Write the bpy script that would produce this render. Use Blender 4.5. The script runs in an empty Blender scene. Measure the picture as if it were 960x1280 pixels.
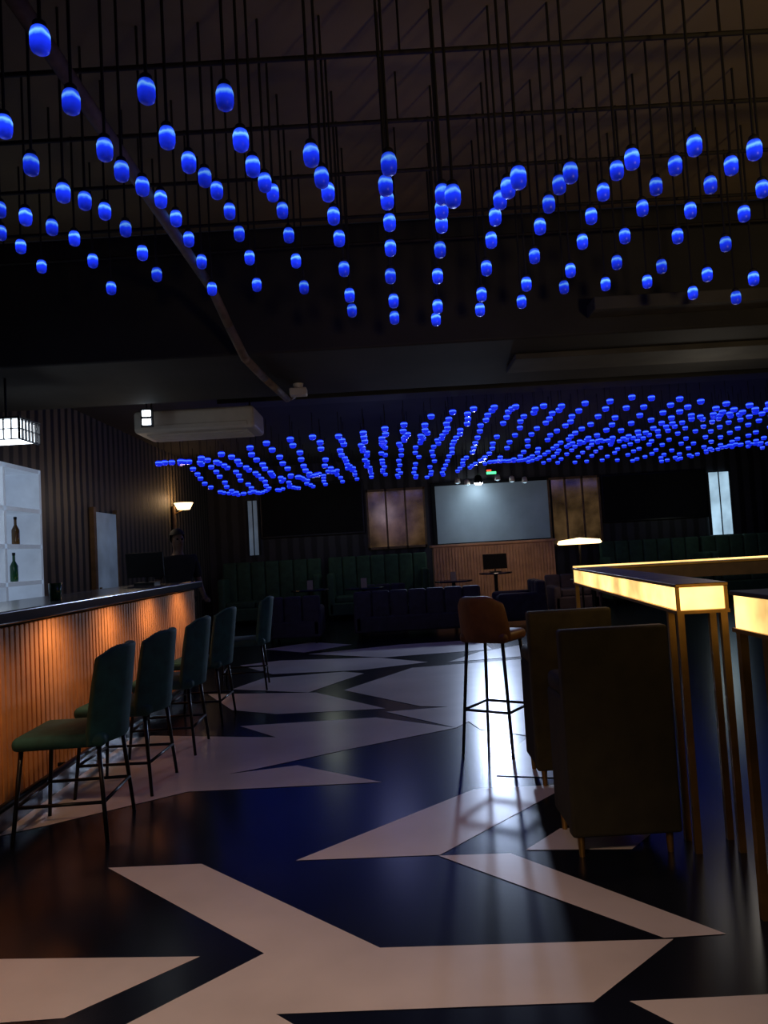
import bpy, bmesh, math, random
from mathutils import Vector, Matrix
random.seed(4)
S = bpy.context.scene
COL = S.collection
try:
    S.view_settings.view_transform = 'Standard'
except Exception:
    pass
# ---------------------------------------------------------------- camera
F = 924.0; H = 1.35; TH = math.radians(3.1); PH = math.radians(3.3)
fw = Vector((0, math.cos(TH), math.sin(TH)))
u0 = Vector((0, -math.sin(TH), math.cos(TH))); r0 = Vector((1, 0, 0))
R = math.cos(PH)*r0 - math.sin(PH)*u0
U = math.sin(PH)*r0 + math.cos(PH)*u0
C = Vector((0, 0, H))
cd = bpy.data.cameras.new('camera'); cam = bpy.data.objects.new('camera', cd); COL.objects.link(cam)
m = Matrix((R, U, -fw)).transposed().to_4x4(); m.translation = C
cam.matrix_world = m
cd.sensor_fit = 'VERTICAL'; cd.sensor_height = 36; cd.lens = 36*F/1280
cd.clip_start = .05; cd.clip_end = 100
S.camera = cam
def ray(px, py): return fw + R*((px-480)/F) - U*((py-640)/F)
def atz(px, py, z=0.0):
    d = ray(px, py); return C + d*((z-H)/d.z)
def aty(px, py, y):
    d = ray(px, py); return C + d*(y/d.y)
# ---------------------------------------------------------------- materials
def mat(name, col, rough=.6, metal=0, emit=None, es=0, var=0.0, scale=8, spec=.5, bump=0, coat=0, evar=0):
    m = bpy.data.materials.new(name); m.use_nodes = True
    nt = m.node_tree; b = nt.nodes['Principled BSDF']
    b.inputs['Base Color'].default_value = (*col, 1)
    b.inputs['Roughness'].default_value = rough
    b.inputs['Metallic'].default_value = metal
    b.inputs['Specular IOR Level'].default_value = spec
    if coat: b.inputs['Coat Weight'].default_value = coat
    if emit:
        b.inputs['Emission Color'].default_value = (*emit, 1)
        b.inputs['Emission Strength'].default_value = es
    if var or bump:
        tc = nt.nodes.new('ShaderNodeTexCoord'); n = nt.nodes.new('ShaderNodeTexNoise')
        n.inputs['Scale'].default_value = scale; n.inputs['Detail'].default_value = 4
        nt.links.new(tc.outputs['Object'], n.inputs['Vector'])
        if var:
            r = nt.nodes.new('ShaderNodeValToRGB')
            r.color_ramp.elements[0].position = .3; r.color_ramp.elements[1].position = .7
            r.color_ramp.elements[0].color = (*[c*(1-var) for c in col], 1)
            r.color_ramp.elements[1].color = (*[min(1, c*(1+var)) for c in col], 1)
            nt.links.new(n.outputs['Fac'], r.inputs['Fac']); nt.links.new(r.outputs['Color'], b.inputs['Base Color'])
        if evar:
            mr = nt.nodes.new('ShaderNodeMapRange')
            mr.inputs['From Min'].default_value = .3; mr.inputs['From Max'].default_value = .7
            mr.inputs['To Min'].default_value = es*(1-evar); mr.inputs['To Max'].default_value = es*(1+evar)
            nt.links.new(n.outputs['Fac'], mr.inputs['Value']); nt.links.new(mr.outputs['Result'], b.inputs['Emission Strength'])
        if bump:
            bp = nt.nodes.new('ShaderNodeBump'); bp.inputs['Strength'].default_value = bump
            nt.links.new(n.outputs['Fac'], bp.inputs['Height']); nt.links.new(bp.outputs['Normal'], b.inputs['Normal'])
    return m
def stripes(name, c1, c2, axis='X', scale=3, rough=.6, dist=.6):
    m = bpy.data.materials.new(name); m.use_nodes = True
    nt = m.node_tree; b = nt.nodes['Principled BSDF']; b.inputs['Roughness'].default_value = rough
    tc = nt.nodes.new('ShaderNodeTexCoord'); w = nt.nodes.new('ShaderNodeTexWave')
    w.bands_direction = axis; w.inputs['Scale'].default_value = scale; w.inputs['Distortion'].default_value = dist
    w.inputs['Detail Scale'].default_value = 3
    r = nt.nodes.new('ShaderNodeValToRGB'); r.color_ramp.elements[0].position = .25; r.color_ramp.elements[1].position = .6
    r.color_ramp.elements[0].color = (*c1, 1); r.color_ramp.elements[1].color = (*c2, 1)
    nt.links.new(tc.outputs['Object'], w.inputs['Vector']); nt.links.new(w.outputs['Fac'], r.inputs['Fac'])
    nt.links.new(r.outputs['Color'], b.inputs['Base Color'])
    return m
def jarmat(name, k=1.0):
    # LED glow inside a blue glass jar: brightest just below the rim, per-jar output varies
    m = bpy.data.materials.new(name); m.use_nodes = True
    nt = m.node_tree; b = nt.nodes['Principled BSDF']
    b.inputs['Base Color'].default_value = (.01, .03, .35, 1); b.inputs['Roughness'].default_value = .35
    tc = nt.nodes.new('ShaderNodeTexCoord'); sx = nt.nodes.new('ShaderNodeSeparateXYZ')
    mr = nt.nodes.new('ShaderNodeMapRange'); mr.inputs['From Min'].default_value = -.046; mr.inputs['From Max'].default_value = .042
    n = nt.nodes.new('ShaderNodeTexNoise'); n.inputs['Scale'].default_value = 28
    ad = nt.nodes.new('ShaderNodeMath'); ad.operation = 'MULTIPLY_ADD'; ad.inputs[1].default_value = .3
    sb = nt.nodes.new('ShaderNodeMath'); sb.operation = 'SUBTRACT'; sb.inputs[1].default_value = .15
    r = nt.nodes.new('ShaderNodeValToRGB'); e = r.color_ramp.elements
    e[0].position = 0; e[0].color = (.002, .006, .16, 1)
    e[1].position = 1; e[1].color = (.003, .008, .25, 1)
    for pos, c in [(.28, (.006, .020, .6)), (.50, (.008, .035, 1)), (.60, (.05, .20, 1)), (.70, (.16, .45, 1)), (.80, (.02, .09, 1))]:
        x = e.new(pos); x.color = (*c, 1)
    oi = nt.nodes.new('ShaderNodeObjectInfo'); ms = nt.nodes.new('ShaderNodeMapRange')
    ms.inputs['To Min'].default_value = .6*k; ms.inputs['To Max'].default_value = 1.4*k
    nt.links.new(tc.outputs['Object'], sx.inputs[0]); nt.links.new(sx.outputs['Z'], mr.inputs['Value'])
    nt.links.new(tc.outputs['Object'], n.inputs['Vector'])
    nt.links.new(n.outputs['Fac'], ad.inputs[0]); nt.links.new(mr.outputs['Result'], ad.inputs[2])
    nt.links.new(ad.outputs[0], sb.inputs[0]); nt.links.new(sb.outputs[0], r.inputs['Fac'])
    nt.links.new(r.outputs['Color'], b.inputs['Emission Color'])
    nt.links.new(oi.outputs['Random'], ms.inputs['Value']); nt.links.new(ms.outputs['Result'], b.inputs['Emission Strength'])
    return m
M = {}
M['fl_d'] = mat('floor_dark', (.006, .008, .016), .22, var=.4, scale=2.5, spec=.45)
M['fl_l'] = mat('floor_light', (.64, .58, .57), .28, var=.12, scale=2.0, spec=.45)
M['ceil'] = mat('ceiling_paint', (.19, .14, .065), .9, var=.2, scale=1.2)
M['ceil2'] = mat('ceiling_black', (.010, .010, .012), .9, var=.3, scale=2)
M['beam'] = mat('beam_paint', (.020, .018, .015), .8, var=.35, scale=2)
M['duct'] = mat('duct_paint', (.06, .055, .045), .75, var=.35, scale=3)
M['wall'] = mat('wall_dark', (.015, .014, .014), .8, var=.3, scale=2)
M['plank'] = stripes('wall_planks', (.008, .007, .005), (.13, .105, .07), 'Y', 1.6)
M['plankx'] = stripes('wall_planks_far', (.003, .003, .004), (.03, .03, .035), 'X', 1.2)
M['black'] = mat('black_metal', (.012, .012, .014), .35, .6, var=.2)
M['cord'] = mat('cord_black', (.010, .008, .006), .7, var=.2)
M['rod'] = mat('rod_metal', (.016, .011, .006), .7, .2, var=.3)
M['jar'] = jarmat('jar_blue_glow', 1.15)
M['bluef'] = mat('jar_blue_far', (.01, .03, .4), .2, emit=(.008, .025, 1), es=.7, var=.1)
M['bluefh'] = mat('jar_high_far', (.05, .1, 1), .2, emit=(.05, .15, 1), es=1.5, var=.1)
M['teal'] = mat('teal_velvet', (.013, .085, .09), .75, var=.25, scale=14, bump=.1)
M['tan'] = mat('tan_leather', (.18, .075, .02), .5, var=.2, scale=14, bump=.1)
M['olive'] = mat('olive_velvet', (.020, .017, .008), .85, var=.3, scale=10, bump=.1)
M['olive_lit'] = mat('olive_velvet_lit', (.06, .05, .015), .8, var=.3, scale=10, bump=.1)  # same olive velvet, yellow table light painted in as a brighter colour
M['gold'] = mat('brass', (.34, .20, .06), .45, .85, var=.25)
M['glow'] = mat('lit_panel', (.9, .6, .3), .4, emit=(1, .62, .20), es=1.9, var=.2, scale=3.2, evar=.55)
M['glowtop'] = mat('tabletop_dark', (.05, .03, .015), .6, var=.3)
M['copper'] = mat('orange_wood', (.66, .30, .11), .5, var=.2, scale=5)
M['booth'] = mat('booth_wood', (.55, .32, .18), .5, var=.2, scale=5)
M['navy'] = mat('navy_top', (.012, .017, .035), .2, var=.3)
M['sofa'] = mat('navy_velvet', (.028, .024, .05), .8, var=.3, scale=9, bump=.1)
M['green'] = mat('green_velvet', (.035, .085, .045), .8, var=.25, scale=9, bump=.1)
M['white'] = mat('white_plastic', (.55, .5, .42), .5, var=.06)
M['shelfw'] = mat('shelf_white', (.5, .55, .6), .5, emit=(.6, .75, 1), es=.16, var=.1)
M['lampw'] = mat('lamp_white', (.9, .95, 1), .4, emit=(.8, .9, 1), es=5, var=.05)
M['lampy'] = mat('lamp_warm', (1, .8, .5), .4, emit=(1, .62, .28), es=4, var=.05)
M['spot'] = mat('spot_face', (1, 1, 1), .4, emit=(.75, .88, 1), es=80, var=.02)
M['screen'] = mat('screen_cloth', (.30, .38, .43), .8, emit=(.3, .45, .6), es=.025, var=.15, scale=1.5)  # slight bluish emission stands in for light falling on the cloth
M['tv'] = mat('tv_black', (.005, .005, .006), .75, var=.2, spec=.2)
M['mirror'] = mat('amber_glass_lit', (.30, .20, .11), .12, .9, emit=(1, .58, .24), es=.035, var=.3, scale=2.2, evar=.95)  # patchy warm emission paints lit reflections into the glazing
M['frame'] = mat('frame_wood', (.14, .08, .035), .5, var=.3)
M['win'] = mat('window_glow', (.5, .7, .8), .4, emit=(.5, .75, .95), es=.7, var=.25, scale=2, evar=.4)
M['wind'] = mat('window_dim', (.3, .4, .5), .4, emit=(.35, .5, .7), es=.10, var=.25, scale=2, evar=.4)
M['glass'] = mat('bottle_green', (.02, .10, .03), .1, var=.2)
M['amber'] = mat('bottle_amber', (.15, .07, .02), .1, var=.2)
M['skin'] = mat('skin', (.16, .09, .06), .55, var=.08)
M['cloth'] = mat('dark_shirt', (.010, .010, .014), .85, var=.3)
M['trous'] = mat('dark_trousers', (.01, .01, .012), .85, var=.3)
M['hair'] = mat('hair', (.01, .008, .006), .7, var=.3)
M['gre'] = mat('green_lamp', (.1, .8, .3), .4, emit=(.1, 1, .35), es=1.6, var=.05)
M['red'] = mat('red_lamp', (.8, .1, .05), .4, emit=(1, .08, .04), es=1.6, var=.05)
M['card'] = mat('card_paper', (.4, .33, .24), .7, var=.1)
M['pipe'] = mat('conduit_paint', (.17, .12, .07), .7, var=.3, scale=12)
# ---------------------------------------------------------------- builders
class MB:
    def __init__(s): s.bm = bmesh.new()
    def _m(s, vs, mi):
        for f in {f for v in vs for f in v.link_faces}: f.material_index = mi
    def box(s, c, d, mi=0, rot=None):
        r = bmesh.ops.create_cube(s.bm, size=1); vs = r['verts']
        T = Matrix.Translation(Vector(c)) @ (rot.to_4x4() if rot else Matrix()) @ Matrix.Diagonal((*d, 1))
        bmesh.ops.transform(s.bm, matrix=T, verts=vs); s._m(vs, mi); return s
    def cyl(s, a, b, r, r2=None, seg=12, mi=0):
        a = Vector(a); b = Vector(b); d = b-a
        x = bmesh.ops.create_cone(s.bm, cap_ends=True, segments=seg, radius1=r, radius2=r if r2 is None else r2, depth=d.length)
        q = d.to_track_quat('Z', 'Y').to_matrix().to_4x4()
        bmesh.ops.transform(s.bm, matrix=Matrix.Translation((a+b)/2) @ q, verts=x['verts']); s._m(x['verts'], mi); return s
    def lathe(s, prof, c=(0, 0, 0), seg=16, mi=0, mis=None):
        rings = []
        for (r, z) in prof:
            if r < 1e-5: rings.append([s.bm.verts.new((c[0], c[1], c[2]+z))])
            else: rings.append([s.bm.verts.new((c[0]+r*math.cos(2*math.pi*i/seg), c[1]+r*math.sin(2*math.pi*i/seg), c[2]+z)) for i in range(seg)])
        for k in range(len(rings)-1):
            a, b = rings[k], rings[k+1]
            for i in range(seg):
                j = (i+1) % seg
                if len(a) == 1 and len(b) == 1: continue
                if len(a) == 1: f = s.bm.faces.new((a[0], b[j], b[i]))
                elif len(b) == 1: f = s.bm.faces.new((a[i], a[j], b[0]))
                else: f = s.bm.faces.new((a[i], a[j], b[j], b[i]))
                f.material_index = mis[k] if mis else mi
        return s
    def tube(s, pts, r, seg=8, mi=0):
        for a, b in zip(pts[:-1], pts[1:]): s.cyl(a, b, r, seg=seg, mi=mi)
        for p in pts[1:-1]:
            x = bmesh.ops.create_uvsphere(s.bm, u_segments=seg, v_segments=6, radius=r*1.02)
            bmesh.ops.transform(s.bm, matrix=Matrix.Translation(Vector(p)), verts=x['verts']); s._m(x['verts'], mi)
        return s
    def obj(s, name, mats, parent=None, loc=(0, 0, 0), rz=0, bevel=0, smooth=False, label=None, kind=None, cat=None, group=None):
        bmesh.ops.recalc_face_normals(s.bm, faces=s.bm.faces)
        me = bpy.data.meshes.new(name); s.bm.to_mesh(me); s.bm.free()
        for k in mats: me.materials.append(M[k])
        if smooth:
            for p in me.polygons: p.use_smooth = True
        o = bpy.data.objects.new(name, me); COL.objects.link(o)
        o.location = loc; o.rotation_euler = (0, 0, rz)
        if parent: o.parent = parent
        if bevel:
            b = o.modifiers.new('bevel', 'BEVEL'); b.width = bevel; b.segments = 3; b.limit_method = 'ANGLE'
        if label: o['label'] = label
        if cat: o['category'] = cat
        if kind: o['kind'] = kind
        if group: o['group'] = group
        return o
def thing(name, label, cat, loc=(0, 0, 0), rz=0, group=None):
    o = bpy.data.objects.new(name, None); COL.objects.link(o); o.empty_display_size = .1
    o.location = loc; o.rotation_euler = (0, 0, rz); o['label'] = label; o['category'] = cat
    if group: o['group'] = group
    return o
def dup(o, parent=None):
    c = o.copy(); COL.objects.link(c)
    if parent: c.parent = parent
    for ch in list(o.children): dup(ch, c)
    return c
def structure(mb, name, mats, **k):
    return mb.obj(name, mats, kind='structure', **k)
XL, XR, YF, YB = -3.85, 9.0, 16.2, -3.2
ZC, ZC2 = 4.0, 3.35
# ---------------------------------------------------------------- floor
mb = MB(); bm = mb.bm
vs = [bm.verts.new(p) for p in ((XL, YB, 0), (XR, YB, 0), (XR, YF, 0), (XL, YF, 0))]
bm.faces.new(vs)
polys = [
 [(135,1085),(252,1080),(475,1185),(842,1174),(742,1253),(345,1268),(400,1300),(120,1300),(330,1192)],
 [(-60,1200),(250,1196),(80,1273),(-80,1285)],
 [(787,1252),(1010,1241),(1010,1310),(900,1310)],
 [(370,1076),(592,987),(715,980),(550,1069)],
 [(548,1070),(638,1067),(908,1168),(830,1173)],
 [(657,1063),(700,1036),(830,1030),(790,1062)],
 [(-30,1052),(60,1032),(235,990),(477,978),(372,957),(285,968),(345,922),(190,920),(-30,950)],
 [(345,922),(300,908),(470,897),(570,910),(430,938),(318,962),(285,968)],
 [(290,888),(260,868),(395,866),(482,886),(345,893)],
 [(482,890),(560,884),(590,900),(570,910)],
 [(430,863),(515,835),(680,822),(700,855),(660,920),(600,912),(560,884),(525,883)],
 [(290,862),(330,848),(430,840),(455,842),(385,866)],
 [(300,832),(350,826),(470,822),(535,828),(450,838),(340,843)],
 [(385,818),(500,806),(600,800),(615,812),(480,822)],
 [(330,812),(390,803),(440,806),(380,816)],
 [(690,900),(760,890),(760,975),(620,970),(650,930)],
 [(600,815),(680,802),(690,818),(560,828)],
]
k = 0
for P in polys:
    k += 1
    vv = []
    for (x, y) in P:
        p = atz(x, y, 0); vv.append(bm.verts.new((p.x, p.y, .001+.0002*k)))
    f = bm.faces.new(vv); f.material_index = 1
structure(mb, 'floor', ['fl_d', 'fl_l'])
# ---------------------------------------------------------------- shell
t = .12
structure(MB().box(((XL+XR)/2, (YB+5.8)/2, ZC+t/2), (XR-XL, 5.8-YB, t)), 'ceiling', ['ceil'])
structure(MB().box(((XL+XR)/2, (5.8+YF)/2, ZC2+.03+t/2), (XR-XL, YF-5.8, t)), 'ceiling_far', ['ceil2'])
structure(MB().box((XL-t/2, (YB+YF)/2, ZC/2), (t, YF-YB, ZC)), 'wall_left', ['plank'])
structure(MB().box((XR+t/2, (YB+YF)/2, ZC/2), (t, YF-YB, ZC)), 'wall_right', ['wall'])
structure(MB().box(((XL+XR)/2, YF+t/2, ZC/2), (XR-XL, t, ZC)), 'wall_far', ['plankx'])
structure(MB().box(((XL+XR)/2, 6.6, (2.98+ZC)/2), (XR-XL, 1.6, ZC-2.98)), 'trim_1', ['beam'], bevel=.02)
structure(MB().box((3.8, 5.68, 3.16), (4.2, .22, .10)), 'trim_2', ['duct'], bevel=.01)
structure(MB().box((4.0, 6.5, 2.955), (5.6, .5, .05)), 'trim_4', ['duct'], bevel=.01)
structure(MB().box(((XL+XR)/2+1, 8.6, 3.25), (XR-XL-2, .35, .18)), 'trim_3', ['beam'], bevel=.01)
# ---------------------------------------------------------------- ceiling rods
rods = [3.4, 3.96, 4.5, 5.1, 5.55]
for i, y in enumerate(rods):
    mb = MB(); mb.cyl((XL+.1, 0, 0), (XR-2.5, 0, 0), .012)
    for x in range(-3, 7, 3): mb.cyl((x+.2, 0, 0), (x+.2, 0, ZC-3.72), .006, seg=6)
    mb.obj('ceiling_rod', ['rod'], loc=(0, y, 3.72), label='thin dark metal rod hung across the brown ceiling', cat='rod', group='cross rods of the hanging light grid')
# ---------------------------------------------------------------- near pendants
near = {
 'z1': [(5,158),(39,206),(79,241),(106,251),(131,264),(157,286),(178,316),(196,343)],
 'z2': [(32,271),(65,284),(93,298),(116,326),(139,360)],
 'z3': [(0,262),(1,291),(26,308),(52,333)],
 'A': [(50,50),(89,127),(131,187),(152,214),(178,233),(201,249),(220,273),(236,299),(252,327),(265,361)],
 'B': [(183,114),(209,172),(236,203),(256,222),(271,238),(287,264),(299,292),(312,322),(321,356)],
 'C': [(281,122),(301,175),(316,208),(331,228),(341,241),(353,263),(361,294),(370,326),(380,359)],
 'D': [(389,194),(402,222),(410,240),(417,270),(424,298),(430,336),(437,369),(440,388)],
 'E': [(486,205),(482,232),(484,250),(487,278),(488,310),(488,345),(492,376),(493,397)],
 'F': [(566,245),(553,243),(552,262),(552,280),(550,312),(547,345),(547,383),(545,399)],
 'G': [(648,222),(635,235),(625,250),(619,271),(614,300),(608,335),(602,368),(600,387)],
 'H': [(713,216),(699,231),(686,255),(675,283),(668,320),(658,355),(652,377)],
 'I': [(790,199),(771,213),(754,240),(739,270),(728,302),(713,338),(705,359)],
 'J': [(868,182),(844,207),(820,233),(803,260),(781,295),(771,328),(757,355)],
 'K': [(943,187),(914,207),(888,231),(863,263),(847,295),(827,333),(809,352)],
 'L': [(953,236),(930,267),(907,305),(884,343),(866,366)],
 'M': [(942,348),(920,372)]}
prof = [(0, -.044), (.018, -.044), (.028, -.036), (.032, -.018), (.032, 0), (.032, .016), (.027, .034), (.02, .042)]
base = thing('pendant_light', 'blue glowing glass jar hanging on a dark cord', 'light', group='blue jars of the nearer hanging cluster')
jar = MB().lathe(prof, seg=18).obj('jar', ['jar'], base, smooth=True)
cap = MB().lathe([(0, .064), (.014, .064), (.022, .056), (.023, .040), (0, .040)], seg=12).obj('cap', ['cord'], base, smooth=True)
cordm = MB().cyl((0, 0, 0), (0, 0, 1), .0065, seg=6).obj('cord', ['cord'], base, loc=(0, 0, .06))
first = True; cnt = 0
for kx, L in near.items():
    n = len(L)
    for i, (x, y) in enumerate(L):
        d = 5.0-.3*(n-1-i)
        if kx == 'z1': d = 4.7-.27*(n-1-i)
        p = aty(x, y, d)
        b = base if first else dup(base)
        first = False
        b.location = p; b.rotation_euler = (0, 0, random.random()*6)
        for ch in b.children:
            if ch.name.startswith('cord'): ch.scale = (1, 1, max(.1, ZC-p.z-.06))
        cnt += 1
# ---------------------------------------------------------------- far pendants
def zfar(X, d):
    c = math.exp(-((X-.4)/1.0)**2)
    base = 2.80+.20*math.tanh((X+.3)*.8)-.018*(d-9)*(1+math.tanh(X))*.7+.12*c*math.exp(-(d-9)/2.5)
    return base+.07*math.sin(1.5*X+1.15*d)+.045*math.sin(2.7*X-1.7*d+1)
fprof = [(0, -.035), (.03, -.035), (.043, -.018), (.043, 0), (.043, .016), (.03, .03), (0, .034)]
fm = MB()
fm.lathe(fprof, seg=10, mis=[0, 0, 0, 1, 0, 0])
fm.cyl((0, 0, .03), (0, 0, .30), .004, seg=5, mi=2)
proto = None; pts = []
for j in range(17):
    d = 9.0+.32*j
    for i in range(38):
        X = -2.75+.28*i
        if X > .53*d+.1: continue
        if random.random() < .04: continue
        pts.append((X+random.uniform(-.04, .04), d+random.uniform(-.04, .04)))
nind = max(0, 296-cnt)
rest = MB()
for q, (X, d) in enumerate(pts):
    z = zfar(X, d)
    if q < nind:
        if proto is None:
            o = proto = fm.obj('pendant_light', ['bluef', 'bluefh', 'cord'], smooth=True, label='small blue glowing jar hanging over the seating area', cat='light', group='blue jars of the far hanging cluster')
        else:
            o = proto.copy(); COL.objects.link(o)
        o.location = (X, d, z)
    else:
        rest.lathe(fprof, c=(X, d, z), seg=8, mis=[0, 0, 0, 1, 0, 0])
        rest.cyl((X, d, z+.03), (X, d, z+.30), .004, seg=4, mi=2)
rest.obj('pendant_light_cluster', ['bluef', 'bluefh', 'cord'], kind='stuff', label='mass of small blue glowing jars over the seating area', cat='light', group='blue jars of the far hanging cluster')
# ---------------------------------------------------------------- conduit
g = MB().tube([(-1.17, 1.6, 3.32), (-1.15, 5.25, 3.32), (-1.10, 5.55, 3.14), (-1.02, 5.72, 2.93), (-.98, 6.4, 2.93), (-.9, 7.3, 2.93), (-.86, 7.5, 3.0)], .034, seg=12)
g.cyl((-.98, 6.4, 2.93), (-.98, 6.4, 2.985), .012, seg=6)
g.obj('conduit_pipe', ['pipe'], smooth=True, label='brown painted ceiling pipe bending under the beam', cat='pipe')
sd = thing('security_camera', 'small white box camera fixed under the beam', 'camera', (-.74, 6.9, 2.98))
MB().cyl((0, 0, 0), (0, 0, -.05), .05, .04).obj('mount', ['white'], sd)
MB().box((0, 0, -.08), (.16, .12, .07)).obj('housing', ['white'], sd, bevel=.012)
# ---------------------------------------------------------------- air conditioner
p = aty(243, 528, 7.9)
ac = thing('air_conditioner', 'white ceiling-hung air conditioner with vented underside', 'air conditioner', (p.x, 7.9, p.z))
MB().box((0, .3, .03), (1.30, .66, .24)).obj('housing', ['white'], ac, bevel=.04)
g = MB()
for i in range(6): g.box((0, .12+.08*i, -.095), (1.1, .03, .02))
g.obj('grille', ['white'], ac)
MB().box((0, -.035, -.04), (1.15, .015, .05)).obj('flap', ['white'], ac, bevel=.005)
g = MB()
for i in (-1, 1): g.cyl((i*.55, .3, .13), (i*.55, .3, 3.38-p.z), .01)
g.obj('hanger_rods', ['rod'], ac)
p = aty(183, 522, 7.6)
sg = thing('indicator_panel', 'two small lit white squares in a dark frame', 'light', p)
MB().box((0, .02, 0), (.13, .02, .2)).obj('frame', ['black'], sg)
for z in (-.045, .045): MB().box((0, 0, z), (.085, .02, .06)).obj('lit_square', ['lampw'], sg)
MB().cyl((0, .02, .1), (0, .02, 3.38-p.z), .008).obj('stem', ['black'], sg)
# ---------------------------------------------------------------- bar counter
BX = -2.02; y0, y1 = 1.2, 7.75
bar = thing('bar_counter', 'long bar counter with ribbed orange front and dark navy top', 'bar', (BX, (y0+y1)/2, 0))
L = y1-y0
MB().box((-.29, 0, 1.125), (.72, L+.06, .07)).obj('countertop', ['navy'], bar, bevel=.01)
MB().box((-.30, 0, .6), (.52, L-.02, .96)).obj('body', ['black'], bar)
g = MB(); n = int(L/.055)
for i in range(n): g.box((-.022, -L/2+.03+i*.055, .62), (.035, .042, .90))
g.obj('ribbed_panel', ['copper'], bar, bevel=.006)
MB().box((-.30, 0, .06), (.46, L-.06, .12)).obj('plinth', ['navy'], bar)
g = MB(); g.cyl((.06, -L/2+.1, .2), (.06, L/2-.1, .2), .02)
for i in range(7): g.cyl((-.05, -L/2+.2+i*(L-.4)/6, .2), (.06, -L/2+.2+i*(L-.4)/6, .2), .012)
g.obj('foot_rail', ['black'], bar, smooth=True)
# ---------------------------------------------------------------- stools
def stool(sh, bh, w, fab, label, cat, group=None, splay=.04):
    s = thing('bar_stool', label, cat, group=group)
    g = MB(); g.box((0, 0, sh-.035), (w, w, .07)); g.obj('seat', [fab], s, bevel=.03, smooth=True)
    g = MB(); bm = g.bm; nu, nv = 13, 8; rows = []
    for v in range(nv):
        tz = v/(nv-1); row = []
        for u in range(nu):
            a = (u/(nu-1)-.5)*2
            ww = w*.5*(1.0-.10*tz**2)
            x = a*ww; yy = -w*.5-.02-.06*tz+.11*a*a
            edge = .05*max(0, abs(a)-.6)/.4
            row.append(bm.verts.new((x, yy, sh-.06+(bh-sh+.06-edge*tz)*tz)))
        rows.append(row)
    for v in range(nv-1):
        for u in range(nu-1): bm.faces.new((rows[v][u], rows[v][u+1], rows[v+1][u+1], rows[v+1][u]))
    b = g.obj('backrest', [fab], s, smooth=True)
    so = b.modifiers.new('s', 'SOLIDIFY'); so.thickness = .045; so.offset = 0
    bv = b.modifiers.new('b', 'BEVEL'); bv.width = .012; bv.segments = 2
    a = w*.5-.04; c = a+splay
    for sx in (-1, 1):
        for sy in (-1, 1):
            MB().cyl((sx*a, sy*a, sh-.06), (sx*c, sy*c, 0), .012, .010).obj('leg', ['black'], s, smooth=True)
    g = MB(); fz = sh*.36; q = a+splay*.64
    P = [(-q, -q, fz), (q, -q, fz), (q, q, fz), (-q, q, fz), (-q, -q, fz)]
    g.tube(P, .009); g.obj('footrest', ['black'], s, smooth=True)
    return s
s0 = stool(.53, .95, .46, 'teal', 'teal upholstered bar stool with black metal legs at the bar', 'stool', 'teal stools along the bar')
for i, (x, y, r) in enumerate([(-1.70, 3.95, 3), (-1.675, 4.65, -2), (-1.66, 5.5, 2), (-1.66, 6.45, -2), (-1.56, 7.9, 6)]):
    s = s0 if i == 0 else dup(s0)
    s.location = (x, y, 0); s.rotation_euler = (0, 0, math.radians(90+r))
s1 = stool(.79, 1.03, .34, 'tan', 'tan leather bar stool with tall thin dark legs', 'stool', None, .05)
s1.location = (.68, 4.98, 0); s1.rotation_euler = (0, 0, math.radians(-35))
# ---------------------------------------------------------------- block high chairs
def highchair(k, lab):
    s = thing('high_chair', lab, 'chair', group='olive chairs at the lit table')
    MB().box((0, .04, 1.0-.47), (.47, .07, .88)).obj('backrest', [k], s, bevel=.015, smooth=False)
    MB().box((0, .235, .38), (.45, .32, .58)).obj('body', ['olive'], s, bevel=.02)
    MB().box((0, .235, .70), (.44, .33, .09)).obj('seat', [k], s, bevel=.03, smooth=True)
    for sx in (-1, 1):
        for y in (.05, .36): MB().cyl((sx*.19, y, .11), (sx*.19, y, 0), .018, .012).obj('leg', ['gold'], s)
    return s
h0 = highchair('olive', 'blocky dark olive upholstered high chair with brass feet beside lit table'); h0.location = (.955, 3.2, 0)
h1 = highchair('olive_lit', 'olive upholstered high chair with yellow light painted in as brighter fabric'); h1.location = (1.0, 4.15, 0)
# ---------------------------------------------------------------- lit tables
TZ = 1.14
lt = thing('lit_table', 'brass-framed high table with glowing amber edge panels, U shaped', 'table', (1.24, 3.2, 0), math.radians(-5), 'glowing high tables')
W, D = .20, 2.7
MB().box((W/2, D/2, TZ-.008), (W+.02, D+.02, .016)).box((1.5, D-.1, TZ-.008), (2.6, W, .016)).obj('tabletop', ['gold'], lt, bevel=.003)
MB().box((W/2, D/2, TZ-.065), (W, D, .095)).obj('lit_panel', ['glow'], lt)
MB().box((1.5, D-.1, TZ-.065), (2.6, W-.02, .095)).obj('apron', ['frame'], lt)
MB().box((1.4, D+.01, TZ+.006), (2.8, .03, .012)).obj('lit_strip', ['glow'], lt)
g = MB(); g.box((W/2, D/2, TZ-.122), (W+.02, D+.02, .014)).box((0, 0, TZ-.065), (.014, .014, .1)).box((W, 0, TZ-.065), (.014, .014, .1))
g.obj('frame', ['gold'], lt)
for (x, y) in [(.01, .02), (.19, .02), (.01, .16), (.19, .16), (.01, D-.05), (2.6, D-.1)]:
    MB().box((x, y, (TZ-.12)/2), (.028, .028, TZ-.12)).obj('leg', ['gold'], lt)
lt2 = thing('lit_table', 'brass-framed high table with glowing amber edge panel, rectangular', 'table', (1.235, 1.25, 0), 0, 'glowing high tables')
W, D = .62, 1.42
MB().box((W/2, D/2, TZ-.008), (W+.02, D+.02, .016)).obj('tabletop', ['glowtop'], lt2, bevel=.003)
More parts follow.
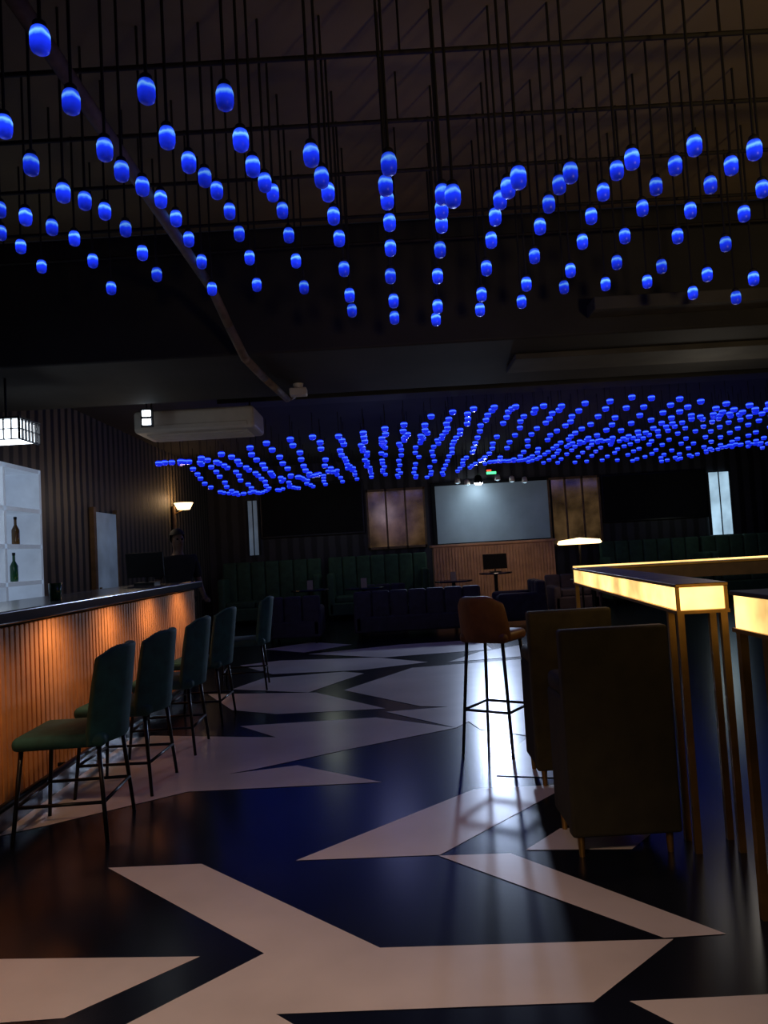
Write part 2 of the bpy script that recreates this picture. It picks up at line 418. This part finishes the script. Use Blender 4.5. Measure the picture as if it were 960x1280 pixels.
MB().box((W/2, D/2, TZ-.075), (W, D, .115)).obj('lit_panel', ['glow'], lt2)
MB().box((W/2, D/2, TZ-.14), (W+.02, D+.02, .014)).obj('frame', ['gold'], lt2)
for (x, y) in [(.01, .02), (W-.01, .02), (.01, D-.02), (W-.01, D-.02), (.10, D-.02)]:
    MB().box((x, y, (TZ-.14)/2), (.028, .028, TZ-.14)).obj('leg', ['gold'], lt2)
# ---------------------------------------------------------------- sofas
def sofa(w, dep, h, fab, label, cat, name='sofa', group=None, legs=.1):
    s = thing(name, label, cat, group=group)
    MB().box((0, dep/2, legs+.13), (w, dep, .26)).obj('base', [fab], s, bevel=.03)
    g = MB(); n = max(2, int(w/.28))
    for i in range(n): g.box((-w/2+(i+.5)*w/n, .09, (h+legs)/2+.03), (w/n-.006, .16, h-legs-.06))
    g.obj('backrest', [fab], s, bevel=.04, smooth=True)
    for sx in (-1, 1): MB().box((sx*(w/2-.07), dep/2, (h*.75+legs)/2), (.15, dep, h*.75-legs)).obj('armrest', [fab], s, bevel=.05, smooth=True)
    n = max(1, round(w/.8))
    for i in range(n):
        ww = (w-.3)/n; MB().box((-w/2+.15+(i+.5)*ww, dep/2+.06, legs+.32), (ww-.01, dep-.2, .14)).obj('cushion', [fab], s, bevel=.04, smooth=True)
    for sx in (-1, 1):
        for y in (.06, dep-.06): MB().cyl((sx*(w/2-.08), y, legs), (sx*(w/2-.08), y, 0), .025, .018).obj('leg', ['black'], s)
    return s
a = sofa(2.0, .85, .75, 'sofa', 'dark navy velvet tufted sofa seen from behind', 'sofa'); a.location = (.44, 11.6, 0)
a = sofa(.85, .8, .74, 'sofa', 'dark navy velvet armchair seen from behind', 'armchair', 'armchair', 'navy armchairs'); a.location = (-1.5, 11.5, 0)
b = dup(a); b.location = (-.1, 14.4, 0); b.rotation_euler = (0, 0, math.pi)
b = dup(a); b.location = (2.6, 12.6, 0); b.rotation_euler = (0, 0, math.radians(90))
b = dup(a); b.location = (3.4, 14.2, 0); b.rotation_euler = (0, 0, math.radians(180))
gb = 'green banquettes by the far wall'
a = sofa(2.1, .7, 1.3, 'green', 'green velvet high-backed banquette against the far wall', 'banquette', 'banquette', gb); a.location = (-2.45, 15.9, 0); a.rotation_euler = (0, 0, math.pi)
b = dup(a); b.location = (-.2, 15.9, 0)
b = dup(a); b.location = (5.6, 15.9, 0)
b = dup(a); b.location = (7.75, 15.9, 0)
def cafe(x, y):
    s = thing('cafe_table', 'small round dark table among the sofas', 'table', (x, y, 0), group='round tables in the seating area')
    MB().lathe([(0, .76), (.34, .76), (.35, .745), (.34, .73), (0, .73)], seg=28).obj('tabletop', ['navy'], s)
    MB().cyl((0, 0, .02), (0, 0, .73), .035).obj('pedestal', ['black'], s)
    MB().lathe([(0, .03), (.2, .02), (.22, 0), (0, 0)], seg=24).obj('foot', ['black'], s)
    c = thing('table_card', 'small folded card standing on a round table', 'card', (x, y, .76), group='cards on the round tables')
    MB().box((0, -.02, .08), (.1, .005, .16), rot=Matrix.Rotation(-.2, 3, 'X')).obj('front_leaf', ['card'], c)
    MB().box((0, .02, .08), (.1, .005, .16), rot=Matrix.Rotation(.2, 3, 'X')).obj('back_leaf', ['card'], c)
cafe(-.42, 12.9); cafe(-1.4, 13.3); cafe(1.2, 13.6); cafe(3.2, 11.6)
# ---------------------------------------------------------------- far wall things
def wallbox(x1, y1, x2, y2, d):
    a = aty((x1+x2)/2, (y1+y2)/2, d); l = aty(x1, (y1+y2)/2, d); r = aty(x2, (y1+y2)/2, d)
    tp = aty((x1+x2)/2, y1, d); bt = aty((x1+x2)/2, y2, d)
    return a, (r-l).length, (tp-bt).length
WY = YF-.04
p, w, h = wallbox(545, 604, 686, 676, WY)
sc = thing('projection_screen', 'pale bluish projection screen lit from above', 'screen', (p.x, WY, p.z))
MB().box((0, 0, 0), (w, .03, h)).obj('cloth', ['screen'], sc)
g = MB(); g.box((-w/2-.04, -.01, 0), (.08, .06, h+.16)).box((w/2+.04, -.01, 0), (.08, .06, h+.16)).box((0, -.01, h/2+.04), (w, .06, .08)).box((0, -.01, -h/2-.04), (w, .06, .08))
g.obj('frame', ['tv'], sc)
for (x1, ya, x2, yb) in [(325, 603, 455, 670), (752, 590, 884, 650)]:
    p, w, h = wallbox(x1, ya, x2, yb, WY)
    s = thing('wall_screen', 'large black switched-off screen on the far wall', 'screen', (p.x, WY, p.z), group='black wall screens')
    MB().box((0, 0, 0), (w, .05, h)).obj('housing', ['black'], s, bevel=.01)
    MB().box((0, -.028, 0), (w-.08, .01, h-.08)).obj('panel', ['tv'], s)
for (x1, ya, x2, yb) in [(460, 612, 531, 684), (687, 597, 750, 680)]:
    p, w, h = wallbox(x1, ya, x2, yb, WY)
    s = thing('wall_mirror', 'tall brown-framed amber glazed panel with vertical bars on the far wall', 'mirror', (p.x, WY, p.z), group='framed glazed panels')
    MB().box((0, 0, 0), (w, .02, h)).obj('glass', ['mirror'], s)
    g = MB()
    for q in (-.5, -.17, .17, .5): g.box((q*w, -.02, 0), (.04, .05, h+.05))
    g.box((0, -.02, h/2), (w+.05, .05, .05)).box((0, -.02, -h/2), (w+.05, .05, .05)).obj('frame', ['frame'], s)
for i, (x1, ya, x2, yb, mk) in enumerate([(886, 590, 914, 668, 'win'), (310, 626, 324, 694, 'wind')]):
    p, w, h = wallbox(x1, ya, x2, yb, WY)
    g = MB(); g.box((0, 0, 0), (w, .04, h)).box((0, -.03, 0), (.02, .02, h), 1).box((-w/2, -.02, 0), (.04, .06, h), 1).box((w/2, -.02, 0), (.04, .06, h), 1)
    structure(g, 'window_%d' % (i+1), [mk, 'wall'], loc=(p.x, WY, p.z))
p = aty(618, 700, 14.6)
dj = thing('dj_booth', 'orange-brown ribbed wooden counter in front of the projection screen', 'counter', (p.x, 14.6, 0))
MB().box((0, .3, .69), (2.36, .6, 1.38)).obj('body', ['booth'], dj)
g = MB()
for i in range(40): g.box((-1.17+i*.06, -.012, .7), (.042, .03, 1.32))
g.obj('ribbed_panel', ['booth'], dj, bevel=.005)
MB().box((0, .3, 1.40), (2.46, .66, .05)).obj('countertop', ['booth'], dj, bevel=.01)
s = thing('cafe_table', 'small round dark table carrying a dark monitor', 'table', (2.0, 13.75, 0), group='round tables in the seating area')
MB().lathe([(0, .86), (.30, .86), (.31, .845), (.30, .83), (0, .83)], seg=28).obj('tabletop', ['navy'], s)
MB().cyl((0, 0, .02), (0, 0, .83), .035).obj('pedestal', ['black'], s)
MB().lathe([(0, .03), (.2, .02), (.22, 0), (0, 0)], seg=24).obj('foot', ['black'], s)
lp = thing('monitor', 'small dark monitor standing before the orange counter', 'monitor', (2.0, 13.75, .86))
MB().box((0, 0, .2), (.44, .03, .28)).obj('panel', ['tv'], lp, bevel=.006)
MB().box((0, .02, .01), (.2, .14, .02)).cyl((0, .02, .02), (0, .02, .1), .015).obj('stand', ['black'], lp)
# stage lamps
p = aty(598, 604, 15.2)
sp = thing('stage_spotlight', 'bright white stage spotlight hung above the screen', 'spotlight', p)
MB().lathe([(.05, .16), (.07, .14), (.09, .02), (.10, 0), (.085, 0), (.0, .03)], seg=20).obj('housing', ['black'], sp, smooth=True)
MB().lathe([(0, -.04), (.05, -.03), (.085, 0), (0, .01)], seg=20).obj('lamp', ['spot'], sp)
MB().cyl((0, 0, .15), (0, 0, 3.38-p.z), .012).obj('stem', ['black'], sp)
for (x, y) in [(572, 604), (584, 606), (622, 600), (640, 602), (656, 603)]:
    q = aty(x, y, 15.3)
    s = thing('stage_spotlight', 'small dim white stage lamp on a thin stem', 'spotlight', q, group='small stage lamps')
    MB().lathe([(.02, .12), (.05, .1), (.06, 0), (.0, .02)], seg=14).obj('housing', ['white'], s, smooth=True)
    MB().lathe([(0, -.02), (.05, 0), (0, .01)], seg=14).obj('lamp', ['win'], s)
    MB().cyl((0, 0, .1), (0, 0, 3.38-q.z), .008).obj('stem', ['black'], s)
q = aty(614, 590, 16.14)
s = thing('exit_light', 'tiny green and red glowing wall lamp above the stage', 'light', q)
MB().box((0, .035, 0), (.24, .07, .13)).obj('housing', ['black'], s)
MB().box((0, -.005, -.02), (.21, .01, .055)).obj('lit_face', ['gre'], s)
MB().box((-.05, -.005, .035), (.1, .01, .035)).obj('lit_face', ['red'], s, label='red lit strip')
q = aty(724, 675, 12.6)
s = thing('floor_lamp', 'slim floor lamp with a wide flat warm glowing shade', 'lamp', (q.x, 12.6, 0))
MB().lathe([(0, .04), (.34, 0), (.37, -.05), (.34, -.07), (0, -.06)], c=(0, 0, q.z), seg=28).obj('lamp_shade', ['lampy'], s, smooth=True)
MB().cyl((0, 0, .02), (0, 0, q.z-.04), .018).obj('pole', ['black'], s)
MB().lathe([(0, .03), (.18, .02), (.2, 0), (0, 0)], seg=24).obj('base', ['black'], s)
# ---------------------------------------------------------------- left wall things
wx = XL+.02
structure(MB().box((0, 0, 1.05), (.05, .75, 2.1)).box((.03, -.3, 1.0), (.04, .03, .2), 1).box((0, -.42, 1.08), (.08, .08, 2.16), 1).box((0, .42, 1.08), (.08, .08, 2.16), 1), 'door_1', ['wind', 'frame'], loc=(wx, 10.1, 0))
s = thing('wall_sconce', 'warm glowing wall sconce on the plank wall', 'lamp', (wx+.02, 13.4, 2.3))
MB().box((0, 0, -.15), (.04, .12, .5)).obj('mount', ['frame'], s, bevel=.01)
MB().lathe([(.0, -.06), (.11, -.05), (.17, .07), (.16, .07), (0, -.03)], c=(.18, 0, .08), seg=20).obj('lamp_shade', ['lampy'], s, smooth=True)
MB().cyl((0, 0, -.05), (.18, 0, .03), .012).obj('arm', ['gold'], s)
bs = thing('back_bar_shelf', 'white open shelving unit behind the bar', 'shelf', (-3.62, 6.0, 0))
g = MB()
for z in (.9, 1.25, 1.6, 1.95, 2.35): g.box((0, 0, z), (.36, 2.8, .04))
for y in (-1.4, -.7, 0, .7, 1.4): g.box((0, y, 1.62), (.36, .04, 1.5))
g.box((-.17, 0, 1.62), (.02, 2.8, 1.5)); g.obj('shelves', ['shelfw'], bs)
MB().box((0, 0, .44), (.38, 2.84, .88)).obj('cabinet', ['navy'], bs)
def bottle(x, y, z, k, lab):
    s = thing('bottle', lab, 'bottle', (x, y, z), group='bottles behind the bar')
    MB().lathe([(0, 0), (.035, 0), (.037, .02), (.037, .15), (.013, .2), (.013, .26), (0, .26)], seg=16).obj('body', [k], s, smooth=True)
    MB().cyl((0, 0, .255), (0, 0, .28), .015).obj('cap', ['black'], s)
for i, y in enumerate((-1.1, -.4, .3, .9, 1.15)):
    for j, z in enumerate((1.27, 1.62)):
        bottle(-3.6, 6.0+y+.05*j, z, 'amber' if (i+j) % 2 else 'glass', 'amber glass bottle on the white shelf' if (i+j) % 2 else 'green glass bottle on the white shelf')
MB().lathe([(0, 0), (.035, 0), (.042, .11), (.038, .11), (.032, .012), (0, .012)], seg=18).obj('drinking_glass', ['glass'], loc=(-2.2, 4.9, 1.16), smooth=True, label='small green drinking glass on the dark bar top', cat='glass')
q = aty(8, 541, 6.1)
s = thing('hanging_lamp', 'bright white latticed lamp hanging over the bar', 'lamp', q)
MB().box((0, 0, 0), (.36, .32, .15)).obj('diffuser', ['lampw'], s)
g = MB()
for i in range(7): g.box((-.19+i*.0633, -.17, 0), (.007, .02, .18)); g.box((.19, -.17+i*.0567, 0), (.02, .007, .18))
for z in (-.085, 0, .085): g.box((0, -.17, z), (.4, .02, .007)); g.box((.19, 0, z), (.02, .36, .007))
g.box((0, 0, .092), (.4, .36, .012))
g.obj('lattice', ['black'], s)
MB().cyl((0, 0, .05), (0, 0, 2.985-q.z), .01).obj('stem', ['black'], s)
s = thing('till_monitor', 'dark till monitor on a stand at the end of the bar', 'monitor', (-2.35, 7.2, 1.16))
MB().box((0, 0, .2), (.36, .04, .24), rot=Matrix.Rotation(.15, 3, 'X')).obj('panel', ['tv'], s, bevel=.008)
MB().box((0, .04, .015), (.2, .18, .03)).cyl((0, .04, .02), (0, .03, .16), .02).obj('stand', ['black'], s)
# ---------------------------------------------------------------- person
def skin(name, verts, edges, mk, parent=None, sub=2, loc=(0, 0, 0)):
    me = bpy.data.meshes.new(name); me.from_pydata([v[0] for v in verts], edges, []); me.update()
    o = bpy.data.objects.new(name, me); COL.objects.link(o); me.materials.append(M[mk])
    sk = o.modifiers.new('skin', 'SKIN'); sk.use_smooth_shade = True
    for i, v in enumerate(verts):
        r = v[1]; me.skin_vertices[0].data[i].radius = r if isinstance(r, tuple) else (r, r)
        me.skin_vertices[0].data[i].use_root = (i == 0)
    sb = o.modifiers.new('sub', 'SUBSURF'); sb.levels = sub; sb.render_levels = sub
    if parent: o.parent = parent
    o.location = loc
    return o
V = []; E = []
def v(p, r, par=None):
    V.append((p, r)); i = len(V)-1
    if par is not None: E.append((par, i))
    return i
pel = v((0, 0, .95), (.15, .11)); sp1 = v((0, 0, 1.1), (.13, .10), pel); ch = v((0, 0, 1.3), (.16, .11), sp1)
nb = v((0, 0, 1.45), (.075, .07), ch); nk = v((0, -.01, 1.51), .052, nb); hd = v((0, -.02, 1.58), (.07, .08), nk); hm = v((0, -.02, 1.65), (.078, .095), hd); ht = v((0, -.01, 1.72), (.055, .07), hm)
for sx in (-1, 1):
    sh = v((sx*.18, 0, 1.41), .058, ch); el = v((sx*.25, .02, 1.14), .042, sh); wr = v((sx*.25, -.14, .96), .028, el); pm = v((sx*.245, -.2, .93), (.036, .018), wr)
    for k, (dx, ln) in enumerate([(-.028, .062), (-.009, .072), (.010, .068), (.028, .052)]):
        f1 = v((sx*.245+dx, -.235, .92), .0095, pm); f2 = v((sx*.245+dx, -.235-ln*.5, .905), .0085, f1); v((sx*.245+dx, -.235-ln*.9, .88), .007, f2)
    t1 = v((sx*.21, -.19, .92), .011, pm); v((sx*.195, -.225, .905), .009, t1)
    hp = v((sx*.09, 0, .88), .085, pel); kn = v((sx*.11, -.01, .5), .055, hp); an = v((sx*.11, .02, .09), .036, kn); v((sx*.12, -.14, .035), (.04, .028), an)
pl = aty(222, 690, 8.9)
person = skin('person', V, E, 'skin', loc=(pl.x, 8.9, 0))
person.rotation_euler = (0, 0, math.radians(35))
person['label'] = 'person in dark clothes standing behind the end of the bar'; person['category'] = 'person'
sv = [((0, 0, .93), (.165, .125)), ((0, 0, 1.1), (.15, .12)), ((0, 0, 1.3), (.18, .13)), ((0, 0, 1.43), (.10, .085)), ((-.19, 0, 1.41), .072), ((-.25, .02, 1.16), .056), ((.19, 0, 1.41), .072), ((.25, .02, 1.16), .056)]
skin('shirt', sv, [(0, 1), (1, 2), (2, 3), (2, 4), (4, 5), (2, 6), (6, 7)], 'cloth', person)
tv = [((0, 0, .93), (.16, .12)), ((-.09, 0, .87), .1), ((-.11, -.01, .5), .075), ((-.11, .02, .1), .058), ((.09, 0, .87), .1), ((.11, -.01, .5), .075), ((.11, .02, .1), .058)]
skin('trousers', tv, [(0, 1), (1, 2), (2, 3), (0, 4), (4, 5), (5, 6)], 'trous', person)
g = MB(); x = bmesh.ops.create_uvsphere(g.bm, u_segments=20, v_segments=14, radius=.1)
bmesh.ops.transform(g.bm, matrix=Matrix.Translation((0, 0, 1.675)) @ Matrix.Diagonal((.92, 1.08, 1.05, 1)), verts=x['verts'])
bmesh.ops.delete(g.bm, geom=[q for q in g.bm.verts if q.co.z < 1.69 and q.co.y < -.02 or q.co.z < 1.6], context='VERTS')
g.obj('hair', ['hair'], person, smooth=True)
g = MB()
for sx in (-1, 1):
    x = bmesh.ops.create_uvsphere(g.bm, u_segments=10, v_segments=8, radius=.012)
    bmesh.ops.transform(g.bm, matrix=Matrix.Translation((sx*.03, -.098, 1.645)), verts=x['verts'])
g.obj('eyes', ['tv'], person, smooth=True)
MB().cyl((0, -.1, 1.645), (0, -.125, 1.605), .007, .014, seg=8).obj('nose', ['skin'], person, smooth=True)
MB().box((0, -.097, 1.575), (.04, .012, .008)).obj('mouth', ['tan'], person, bevel=.003)
# ---------------------------------------------------------------- lights
def light(name, typ, loc, col, e, size=.2, target=None, **k):
    l = bpy.data.lights.new(name, typ); l.color = col; l.energy = e
    if typ == 'AREA': l.size = size
    else: l.shadow_soft_size = size
    for a, b in k.items(): setattr(l, a, b)
    o = bpy.data.objects.new(name, l); COL.objects.link(o); o.location = loc
    if target: o.rotation_euler = (Vector(target)-Vector(loc)).to_track_quat('-Z', 'Y').to_euler()
    return o
light('warm_room_lamp', 'SPOT', (-1.3, -.9, 3.6), (1, .68, .46), 480, .25, (-.7, 1.3, 0), spot_size=math.radians(62), spot_blend=1)
light('warm_ceiling_wash', 'SPOT', (3.6, -1.5, 1.2), (1, .74, .34), 270, .3, (2.9, 3.2, 4.0), spot_size=math.radians(80), spot_blend=1)
light('stage_spot', 'SPOT', (2.0, 15.25, 2.95), (.75, .88, 1), 22, .08, (2.05, 16.1, 2.0), spot_size=math.radians(75), spot_blend=1)
light('stage_hot', 'POINT', (2.02, 15.85, 2.60), (.78, .9, 1), 5, .05)
light('stage_front', 'SPOT', (2.0, 14.9, 2.6), (.56, .70, 1), 520, .14, (.3, 6.5, 0), spot_size=math.radians(50), spot_blend=1)
light('blue_cluster_glow', 'POINT', (.4, 3.9, 2.5), (.14, .14, 1), 8, .8)
for y in (2.6, 3.5, 4.4, 5.3, 6.2, 7.1):
    light('bar_panel_lamp', 'SPOT', (-1.72, y, 1.05), (1, .56, .26), 7, .02, (-2.05, y, .72), spot_size=math.radians(130), spot_blend=1)
light('bar_shelf_light', 'POINT', (-3.2, 6.1, 1.8), (.8, .88, .95), 2, .15)
light('left_wall_wash', 'POINT', (-3.1, 9.0, 2.2), (1, .8, .6), 5, .15)
light('ceiling_bounce', 'POINT', (3.2, 7.0, 2.3), (1, .9, .75), 6, .3)
light('booth_fill', 'SPOT', (2.0, 12.4, 2.9), (1, .75, .5), 50, .1, (2.1, 14.6, 1.0), spot_size=math.radians(60), spot_blend=1)  # added spot without a fixture, brightens the booth front
light('banquette_fill_a', 'POINT', (-1.2, 14.6, 2.3), (.85, .95, .8), 3.5, .2)  # added point light without a fixture, brightens the left banquettes
light('banquette_fill_b', 'POINT', (6.6, 14.8, 2.0), (.85, .95, .8), 3, .2)  # added likewise for the right banquettes, no fixture
light('sofa_fill', 'POINT', (0, 10.2, 2.5), (.45, .5, 1), 5, .3)  # added bluish point light lifting the dark sofas, no fixture
light('sconce_light', 'POINT', (-3.6, 13.4, 2.5), (1, .6, .3), 6, .1)
w = bpy.data.worlds.new('world'); S.world = w; w.use_nodes = True
w.node_tree.nodes['Background'].inputs[0].default_value = (.02, .02, .03, 1)
w.node_tree.nodes['Background'].inputs[1].default_value = .2
